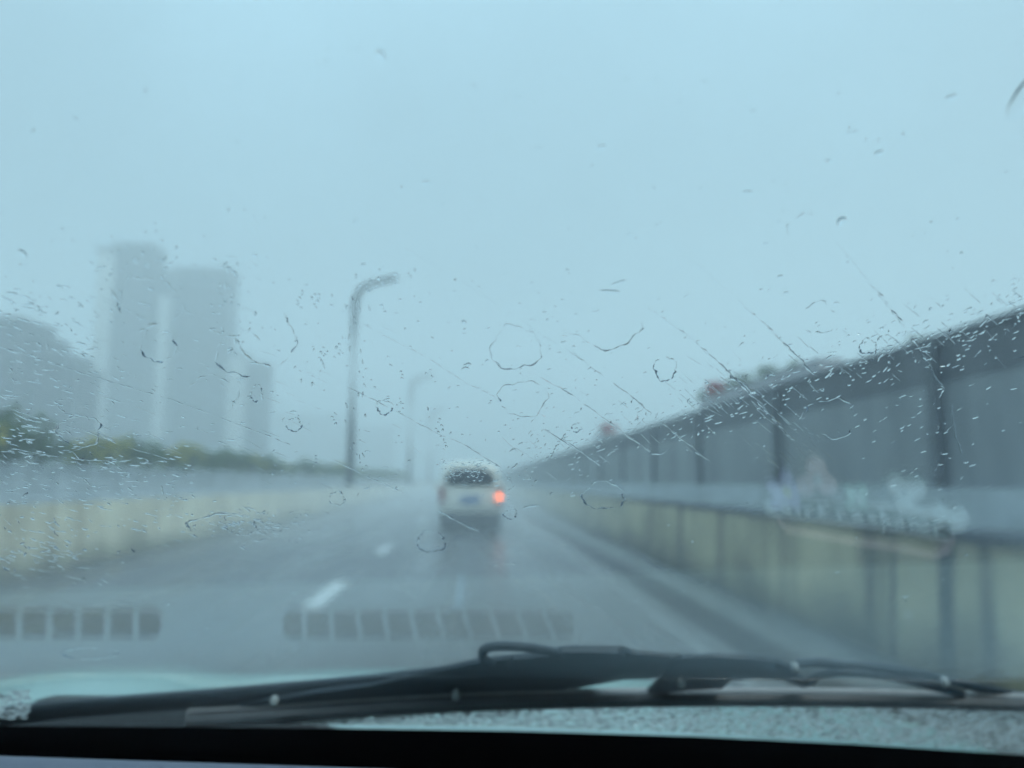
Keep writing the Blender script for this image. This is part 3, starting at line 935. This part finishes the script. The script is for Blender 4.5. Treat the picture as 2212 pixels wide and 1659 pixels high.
for ch, X in LET:
    base = 560 + (X - 340) * .085 + max(0, X - 900) * .06
    bm = bmesh.new()
    for st in ST_[ch]:
        P = [c(X - 45 + x * 112, base - 60 + y_ * 125 + x * 10) for x, y_ in st]
        tube(bm, [fp(x, y_, .0085) for x, y_ in P], .0016, 6)
    obj('letter', bm, m_let, fr)

# ------------------------------------------------------------------ rain water on the glass
FILM = 1.0
rng = random.Random(3)
V, F = [], []
def add_ring_mesh(rings, tip):
    """rings: lists of points from the rim inward, tip: last point; closed below"""
    o = len(V)
    n = len(rings[0])
    for r in rings: V.extend(r)
    V.append(tip)
    t = len(V) - 1
    for i in range(len(rings) - 1):
        for k in range(n):
            F.append((o + i * n + k, o + i * n + (k + 1) % n, o + (i + 1) * n + (k + 1) % n, o + (i + 1) * n + k))
    b = o + (len(rings) - 1) * n
    for k in range(n): F.append((b + k, b + (k + 1) % n, t))
    F.append(tuple(o + k for k in range(n))[::-1])
HG = .00235
def drop(a, b, ra, rb, ang, h, irr=.18, n=10):
    ca, sa = math.cos(ang), math.sin(ang)
    k1, k2, p1, p2 = rng.uniform(0, irr), rng.uniform(0, irr), rng.uniform(0, 6.28), rng.uniform(0, 6.28)
    ring0 = []
    for k in range(n):
        t = 2 * math.pi * k / n
        f = 1 + k1 * math.cos(2 * t + p1) + k2 * math.cos(3 * t + p2)
        ring0.append((ra * f * math.cos(t), rb * f * math.sin(t)))
    sx, sy = rng.uniform(-.15, .15) * ra, rng.uniform(-.1, .1) * rb
    # the water sags to the lower side: shift the top of the drop down the slope
    g_ = -.45 * min(ra, rb)
    sx += sa * g_; sy += ca * g_
    rings = []
    for s, hh in ((1, 0), (.82, .5), (.45, .88)):
        rings.append([tuple(G(a + (x * s + sx * (1 - s)) * ca - (y_ * s + sy * (1 - s)) * sa, b + (x * s + sx * (1 - s)) * sa + (y_ * s + sy * (1 - s)) * ca, HG + hh * h)) for x, y_ in ring0])
    add_ring_mesh(rings, tuple(G(a + sx * ca - sy * sa, b + sx * sa + sy * ca, HG + h)))
PXM = .00017      # metres per pixel of the 2212 view near the middle of the glass
def drop_px(x, y_, rx, ry, ang=0., hr=.35, irr=.18):
    hr *= .85 if y_ < 900 and (x - 1020) * .315 < 1040 - y_ - 20 else .85
    a, b = glass(x, y_)
    d = (G(a, b) - CAM).length
    s = d / 1659
    drop(a, b, rx * s, ry * s * 1.25, -ang, min(rx, ry) * s * hr * 1.6, irr)
def streak(pts, w, amp=.35, beads=.5, closed=False, step=5.0, hr=.55, gap=.0):
    hr *= .62 if pts[0][1] < 900 and (pts[0][0] - 1020) * .315 < 1040 - pts[0][1] - 20 else .8
    """a rivulet: half-round water line along pixel points, its width wandering"""
    P = []
    m = len(pts)
    for i in range(m - 1 + (1 if closed else 0)):
        p0, p1 = pts[i], pts[(i + 1) % m]
        L = math.hypot(p1[0] - p0[0], p1[1] - p0[1])
        n = max(1, int(L / step))
        for k in range(n): P.append((p0[0] + (p1[0] - p0[0]) * k / n, p0[1] + (p1[1] - p0[1]) * k / n))
    P.append(pts[0] if closed else pts[-1])
    ph = rng.uniform(0, 6); ph2 = rng.uniform(0, 6)
    run = []
    off = 0.0
    def flush():
        if len(run) < 3: run.clear(); return
        o = len(V); n5 = 5
        N = len(run)
        for i, (q_, w_, oo) in enumerate(run):
            q0, q1 = run[max(i - 1, 0)][0], run[min(i + 1, N - 1)][0]
            t = Vector((q1[0] - q0[0], q1[1] - q0[1], 0)).normalized()
            nx, ny = -t.y, t.x
            if ny < 0: nx, ny = -nx, -ny
            ww = w_ * (0.15 if i in (0, N - 1) else 1)
            for u, hh in ((-1, 0), (-.75, .75), (-.4, 1.0), (.3, .55), (1, 0)):
                V.append(tuple(G(q_[0] + nx * (u * ww + oo), q_[1] + ny * (u * ww + oo), HG + hh * ww * hr)))
        for i in range(N - 1):
            for k in range(4): F.append((o + i * 5 + k, o + i * 5 + k + 1, o + (i + 1) * 5 + k + 1, o + (i + 1) * 5 + k))
            F.append((o + i * 5 + 4, o + i * 5, o + (i + 1) * 5, o + (i + 1) * 5 + 4))
        F.append((o, o + 1, o + 2, o + 3, o + 4)); e = o + (N - 1) * 5
        F.append((e + 4, e + 3, e + 2, e + 1, e))
        run.clear()
    for i, (x, y_) in enumerate(P):
        off = off * .8 + rng.uniform(-1, 1) * amp * w
        a, b = glass(x, y_)
        s = (G(a, b) - CAM).length / 1659
        f = 1 + beads * math.sin(i * .9 + ph) * math.sin(i * .37 + ph2) + rng.uniform(-.2, .2) * beads
        if gap and (math.sin(i * .21 + ph * 3) + rng.uniform(-.6, .6)) > 1.5 - 1.3 * gap:
            flush(); continue
        run.append(((a, b), max(.25, f) * w * s, off * s))
    flush()
def ring(cx, cy, rx, ry, w=1.6, wob=.07, arcs=((0, 360),), gap=.25, rot=0.0):
    ph = [rng.uniform(0, 6) for _ in range(4)]
    for a0, a1 in arcs:
        n = max(8, int((a1 - a0) / 6))
        pts = []
        for k in range(n + 1):
            t = R(a0 + (a1 - a0) * k / n)
            f = 1 + wob * (math.sin(3 * t + ph[0]) + .7 * math.sin(5 * t + ph[1]) + .5 * math.sin(11 * t + ph[2]))
            pts.append((cx + rx * f * math.cos(t), cy - ry * f * math.sin(t)))
        streak(pts, w, .8, .9, False, 4.0, .6, gap)
def m3(x, y_): return (x * .3637, 494 + y_ * .3637)
def m7(x, y_): return (1207 + x * .4543, 384 + y_ * .4543)
def m8(x, y_): return (658 + x * .3306, 494 + y_ * .3306)
def m2(x, y_): return (713 + x * .2976, 932 + y_ * .2976)
# wiper-drawn rivulets
for f, pts, w, g in ((m3, ((0, 735), (420, 870), (820, 990), (1000, 1040), (1380, 1180), (1720, 1310)), 1.4, .15),
                     (m3, ((0, 1080), (240, 1160), (520, 1240), (800, 1340), (1110, 1430)), 1.2, .3),
                     (m3, ((0, 1320), (240, 1370), (500, 1400), (900, 1420)), 1.2, .3),
                     (m7, ((1050, 10), (1130, 100), (1220, 190)), 1.6, .3),
                     (m7, ((1330, 330), (1430, 450), (1530, 560), (1630, 700), (1700, 800), (1760, 890)), 2.0, .3),
                     (m7, ((1760, 890), (1800, 960), (1870, 1060), (1900, 1240), (1960, 1420)), 1.6, .6),
                     (m7, ((600, 380), (850, 590), (1060, 790), (1150, 880), (1225, 960)), 1.8, .1),
                     (m7, ((430, 640), (640, 790), (870, 1000), (1000, 1130), (1130, 1270)), 2.0, .1),
                     (m7, ((30, 830), (330, 1050), (520, 1200), (730, 1380)), 1.8, .1),
                     (m7, ((0, 1010), (310, 1230), (440, 1330)), 1.5, .2),
                     (m7, ((0, 1250), (200, 1390)), 1.4, .2),
                     (m7, ((820, 960), (880, 1000), (940, 1050)), 3.2, 0),
                     (m8, ((400, 30), (600, 130), (920, 310), (1330, 570), (1560, 730), (1820, 890)), 1.3, .35),
                     (m8, ((280, 600), (500, 720), (830, 890), (1050, 1040), (1250, 1130)), 1.2, .3),
                     (m8, ((270, 1060), (320, 1090), (470, 1160), (620, 1240), (870, 1370), (1020, 1430), (1180, 1530), (1340, 1630)), 1.5, .12),
                     (m8, ((1540, 1000), (1700, 1090), (1820, 1150)), 1.3, .3),
                     (m8, ((1560, 1330), (1640, 1380), (1790, 1475)), 1.8, .1),
                     (m2, ((780, 600), (880, 660), (980, 710), (1090, 760)), 1.8, .1),
                     (m2, ((0, 230), (200, 330), (420, 430), (540, 480)), 1.3, .2),
                     (m2, ((1400, 585), (1450, 575), (1530, 572)), 2.4, .1),
                     (m3, ((1230, 630), (1330, 655), (1400, 665)), 2.4, 0), (m3, ((800, 640), (870, 605), (930, 590)), 3.0, 0),
                     (m3, ((1380, 680), (1440, 770), (1520, 830), (1600, 850)), 3.0, 0), (m3, ((640, 380), (680, 470), (710, 530)), 2.6, 0)):
    streak([f(*p) for p in pts], w, .7, .8, False, 4.5, .5, g)
# ring-shaped marks
for f, cx, cy, rx, ry, s, arcs in ((m8, 1380, 810, 165, 140, .3306, ((0, 360),)), (m8, 1430, 1140, 160, 115, .3306, ((0, 360),)), (m7, 1300, 1165, 130, 90, .4543, ((20, 160), (250, 330))),
                            (m7, 1245, 690, 85, 75, .4543, ((20, 140), (220, 320))), (m7, 1190, 270, 90, 72, .4543, ((60, 200),)), (m7, 510, 930, 52, 58, .4543, ((0, 360),)),
                            (m7, 1480, 825, 40, 34, .4543, ((0, 360),)), (m7, 220, 680, 190, 150, .4543, ((200, 350),)), (m3, 870, 480, 190, 160, .3637, ((-40, 200),)),
                            (m3, 930, 710, 100, 115, .3637, ((100, 390),)), (m3, 1580, 680, 175, 160, .3637, ((-70, 60),)), (m3, 1440, 770, 160, 140, .3637, ((150, 320),)),
                            (m3, 1260, 1020, 140, 120, .3637, ((-50, 160),)), (m3, 1515, 1005, 35, 52, .3637, ((0, 360),)), (m3, 460, 1230, 130, 90, .3637, ((0, 360),)), (m3, 1740, 1190, 42, 38, .3637, ((0, 360),)),
                            (m2, 730, 830, 100, 75, .2976, ((0, 360),)), (m2, 1990, 500, 150, 100, .2976, ((0, 360),)), (m2, 1310, 630, 45, 36, .2976, ((0, 360),)), (m2, 45, 520, 55, 48, .2976, ((0, 360),)),
                            (m2, 1270, 1040, 120, 50, .2976, ((20, 150),)), (m8, 520, 1200, 55, 45, .3306, ((0, 360),)), (m7, 2130, 690, 70, 50, .4543, ((-90, 40),)), (m8, 1780, 1330, 30, 30, .3306, ((0, 360),)),
                            (m7, 2060, 640, 330, 250, .4543, ((-70, -10),))):
    x, y_ = f(cx, cy)
    ring(x, y_, rx * s, ry * s, 1.5, .07, arcs, .14)
ring(190, 1420, 60, 12, 2.2, .05, ((0, 360),), .1)
ring(480, 1148, 70, 28, 2.2, .08, ((0, 200),), .2)
# distinct drops
for x, y_, rx, ry in ((820, 127, 9, 8), (1002, 706, 5, 5), (1823, 487, 10, 8), (43, 557, 5, 9), (1010, 798, 8, 5), (1005, 806, 9, 4), (2112, 911, 6, 3), (2035, 850, 5, 3), (1690, 607, 6, 3), (1120, 222, 5, 4), (1846, 296, 16, 2.5), (2064, 219, 12, 4), (1955, 118, 22, 2.2),
                      (1905, 340, 10, 4), (1300, 328, 12, 4), (1620, 425, 14, 3), (1320, 640, 28, 4), (1340, 620, 20, 3), (920, 404, 14, 3), (1165, 330, 9, 3)):
    drop_px(x, y_, rx, ry, rng.uniform(-.4, .1), .35)
# puddled drop at the right border
drop_px(2236, 205, 26, 50, .12, .12, .1)
# chains of fragments
for _ in range(16):
    x, y_ = rng.uniform(640, 980), rng.uniform(560, 1010)
    for k in range(rng.randint(3, 6)): drop_px(x + rng.gauss(0, 7), y_ + k * 7, rng.uniform(1.2, 3), rng.uniform(2, 5), rng.uniform(-.4, .4), .5)
for k in range(34):     # along the lamp post
    drop_px(768 + rng.gauss(0, 14), rng.uniform(600, 1000), rng.uniform(1.0, 2), rng.uniform(3, 9), rng.uniform(-.2, .2), .5)
for k in range(16):
    drop_px(rng.uniform(770, 860), 615 + rng.gauss(0, 14), rng.uniform(2, 6), rng.uniform(1.5, 4), rng.uniform(-.6, .2), .5)
# short dashes that hang about the noise wall's top and the left side
def dashes(n, fx, ang, spread, lo=2.0, hi=7.0):
    for _ in range(n):
        x, y_ = fx()
        L = rng.uniform(lo, hi) * rng.choice((1, 1, 1, 1.8))
        an = ang + rng.gauss(0, spread)
        if rng.random() < .55:
            drop_px(x, y_, L, rng.uniform(1.0, 2.2), an, .6, .35)
        else:
            dx, dy = math.cos(an) * L, math.sin(an) * L
            streak([(x - dx, y_ - dy), (x + rng.uniform(-1.5, 1.5), y_ + rng.uniform(-1.5, 1.5)), (x + dx, y_ + dy)], rng.uniform(.9, 1.8), .6, .8, False, 2.5, .6)
def wall_top():
    x = rng.uniform(1090, 2212); y_ = 1040 - .315 * (x - 1020) + rng.gauss(8, 38); return x, y_
dashes(430, wall_top, -.75, .35, 1.5, 6)
dashes(80, lambda: (rng.gauss(1990, 60), rng.uniform(740, 1160)), -.6, .4)
dashes(170, lambda: (rng.uniform(0, 560), rng.uniform(560, 1010)), .35, .4)
dashes(220, lambda: (rng.gauss(70, 110), rng.uniform(650, 1000)), .45, .35, 3, 9)
dashes(260, lambda: (rng.uniform(0, 420), rng.gauss(1050, 60)), .25, .4, 2, 7)
dashes(150, lambda: (rng.gauss(80, 80), rng.gauss(1200, 40)), .5, .5, 2, 8)
dashes(160, lambda: (rng.gauss(530, 55), rng.gauss(1140, 18)), .3, .5, 2, 7)
dashes(220, lambda: (rng.uniform(560, 1300), rng.uniform(600, 1090)), -.5, .6, 1.5, 4.5)
dashes(110, lambda: (rng.gauss(1010, 34), rng.gauss(1026, 13)), -.4, .5, 1.5, 4)
dashes(160, lambda: (rng.uniform(0, 2212), rng.uniform(60, 640)), -.3, .6, 1.0, 4.5)
dashes(130, lambda: (rng.uniform(1100, 2212), rng.uniform(640, 1000)), -.6, .4, 1.2, 4)
dashes(120, lambda: (rng.uniform(0, 2212), rng.uniform(1080, 1420)), -.2, .7, 1.0, 3)
dashes(34, lambda: (rng.uniform(200, 380), rng.gauss(560, 30)), -.9, .4, 2, 5)
dashes(40, lambda: (rng.gauss(500, 22), rng.uniform(580, 780)), -1.3, .3, 2, 6)
# unwiped glass below the blade: packed drops
# fine hatching the blade leaves, running down to the right
def hatch(n, fx, ang):
    for _ in range(n):
        x, y_ = fx(); L = rng.uniform(8, 26); an = ang + rng.gauss(0, .06)
        dx, dy = math.cos(an) * L, math.sin(an) * L
        streak([(x - dx, y_ - dy), (x, y_), (x + dx, y_ + dy)], rng.uniform(.5, .9), .3, .5, False, 4, .35)
hatch(60, wall_top, .72)
hatch(40, lambda: (rng.gauss(1590, 60), rng.gauss(850, 30)), .72)
hatch(40, lambda: (rng.gauss(1720, 40), rng.uniform(900, 1040)), .75)
hatch(50, lambda: (rng.uniform(0, 700), rng.uniform(640, 1060)), .36)
hatch(60, lambda: (rng.uniform(300, 1700), rng.uniform(450, 1000)), .5)
def below():
    while True:
        x = rng.uniform(600, 2240)
        y0 = np.interp(x, [p[0] for p in BL], [p[1] + 16 for p in BL]); y1 = np.interp(x, [350, 1100, 1500, 1850, 2212, 2300], [1567, 1577, 1590, 1608, 1632, 1640])
        if y1 > y0: return x, rng.uniform(y0, y1)
for _ in range(3600):
    x, y_ = below()
    drop_px(x, y_, rng.uniform(2, 7) * (1.3 if x > 1700 else 1), rng.uniform(1.5, 3.5), rng.gauss(0, .5), .8, .3)
for _ in range(120):
    drop_px(rng.uniform(-10, 60), rng.uniform(1500, 1560), rng.uniform(2, 7), rng.uniform(1.5, 4), rng.gauss(.3, .5), .7, .3)
me = bpy.data.meshes.new('raindrops')
me.from_pydata(V, [], F)
bm = bmesh.new(); bm.from_mesh(me); bmesh.ops.recalc_face_normals(bm, faces=bm.faces)
for e in bm.edges:
    if len(e.link_faces) == 2 and e.calc_face_angle(0) > R(40): e.smooth = False     # the rim where water meets glass stays crisp
bm.to_mesh(me); bm.free()
M = Mat('rain_water')
M.t.nodes.remove(M.b)
gls = M.node('ShaderNodeBsdfGlass'); gls.inputs['IOR'].default_value = 1.33; gls.inputs['Roughness'].default_value = 0.0
M.l(gls.outputs[0], M.t.nodes['Material Output'].inputs['Surface'])
tag(link('raindrops', me, M.m, None, True), 'rain drops, rivulets and ring marks on the outside of the windscreen', 'rain water', kind='stuff')

# thin film of water over the wiped glass, rippled
bm = bmesh.new()
top_ = [(-GW + .02, .127), (GW - .02, .044), (GW - .13, B1 - .02), (-GW + .13, B1 - .02)]
lo = [bm.verts.new(G(a, b, .0021)) for a, b in top_]; hi = [bm.verts.new(G(a, b, .00222)) for a, b in top_]
bm.faces.new(lo[::-1]); bm.faces.new(hi)
for i in range(4): bm.faces.new((lo[i], lo[(i + 1) % 4], hi[(i + 1) % 4], hi[i]))
M = Mat('film_water')
M.t.nodes.remove(M.b)
gls = M.node('ShaderNodeBsdfGlass'); gls.inputs['IOR'].default_value = 1.33; gls.inputs['Roughness'].default_value = 0.0
tc = M.node('ShaderNodeTexCoord')
def fnoise(scale, stretch, rot, detail=3):
    mp = M.node('ShaderNodeMapping'); mp.inputs['Scale'].default_value = stretch; mp.inputs['Rotation'].default_value = (0, 0, rot)
    nz = M.node('ShaderNodeTexNoise'); nz.inputs['Scale'].default_value = scale; nz.inputs['Detail'].default_value = detail
    M.l(tc.outputs['Object'], mp.inputs[0]); M.l(mp.outputs[0], nz.inputs['Vector']); return nz.outputs[0]
def fm(op, a, b):
    n = M.node('ShaderNodeMath', operation=op)
    for i, v in enumerate((a, b)):
        if isinstance(v, float): n.inputs[i].default_value = v
        else: M.l(v, n.inputs[i])
    return n.outputs[0]
mask = M.node('ShaderNodeMapRange'); mask.inputs[1].default_value = .42; mask.inputs[2].default_value = .68
M.l(fnoise(9, (1, 1, 1), 0, 2), mask.inputs[0])
big = fm('MULTIPLY', fnoise(55, (1, 1, 1), .6, 3), .00030)
fine = fm('MULTIPLY', fm('MULTIPLY', fnoise(420, (1, .45, 1), .7, 3), mask.outputs[0]), .00010)
hgt = fm('ADD', big, fine)
bp = M.node('ShaderNodeBump'); bp.inputs['Strength'].default_value = 1.0; bp.inputs['Distance'].default_value = FILM
M.l(hgt, bp.inputs['Height'])
M.l(bp.outputs[0], gls.inputs['Normal'])
M.l(gls.outputs[0], M.t.nodes['Material Output'].inputs['Surface'])
tag(obj('water_film', bm, M.m), 'thin rippled film of rain water on the wiped windscreen', 'rain water', kind='stuff')

# ------------------------------------------------------------------ rain haze
bm = bmesh.new()
box(bm, -430, 430, -60, 425, -1.0, 68)
M = Mat('rain_haze')
M.t.nodes.remove(M.b)
pv = M.node('ShaderNodeVolumePrincipled')
pv.inputs['Color'].default_value = (0.97, 1.0, 1.0, 1)
pv.inputs['Density'].default_value = 0.0085
pv.inputs['Anisotropy'].default_value = 0.2
M.l(pv.outputs[0], M.t.nodes['Material Output'].inputs['Volume'])
hz = tag(obj('haze', bm, M.m), 'grey blue rain haze over the whole road', kind='stuff')
hz.display_type = 'WIRE'

# spray thrown up from the wet lanes
bm = bmesh.new()
box(bm, XL + .05, XR - .05, 13, 240, .06, 1.15)
M = Mat('road_spray')
M.t.nodes.remove(M.b)
pv = M.node('ShaderNodeVolumePrincipled')
pv.inputs['Color'].default_value = (0.97, 1.0, 1.0, 1)
pv.inputs['Density'].default_value = 0.028
M.l(pv.outputs[0], M.t.nodes['Material Output'].inputs['Volume'])
tag(obj('spray_mist', bm, M.m), 'low pale spray hanging over the wet lanes', kind='stuff')
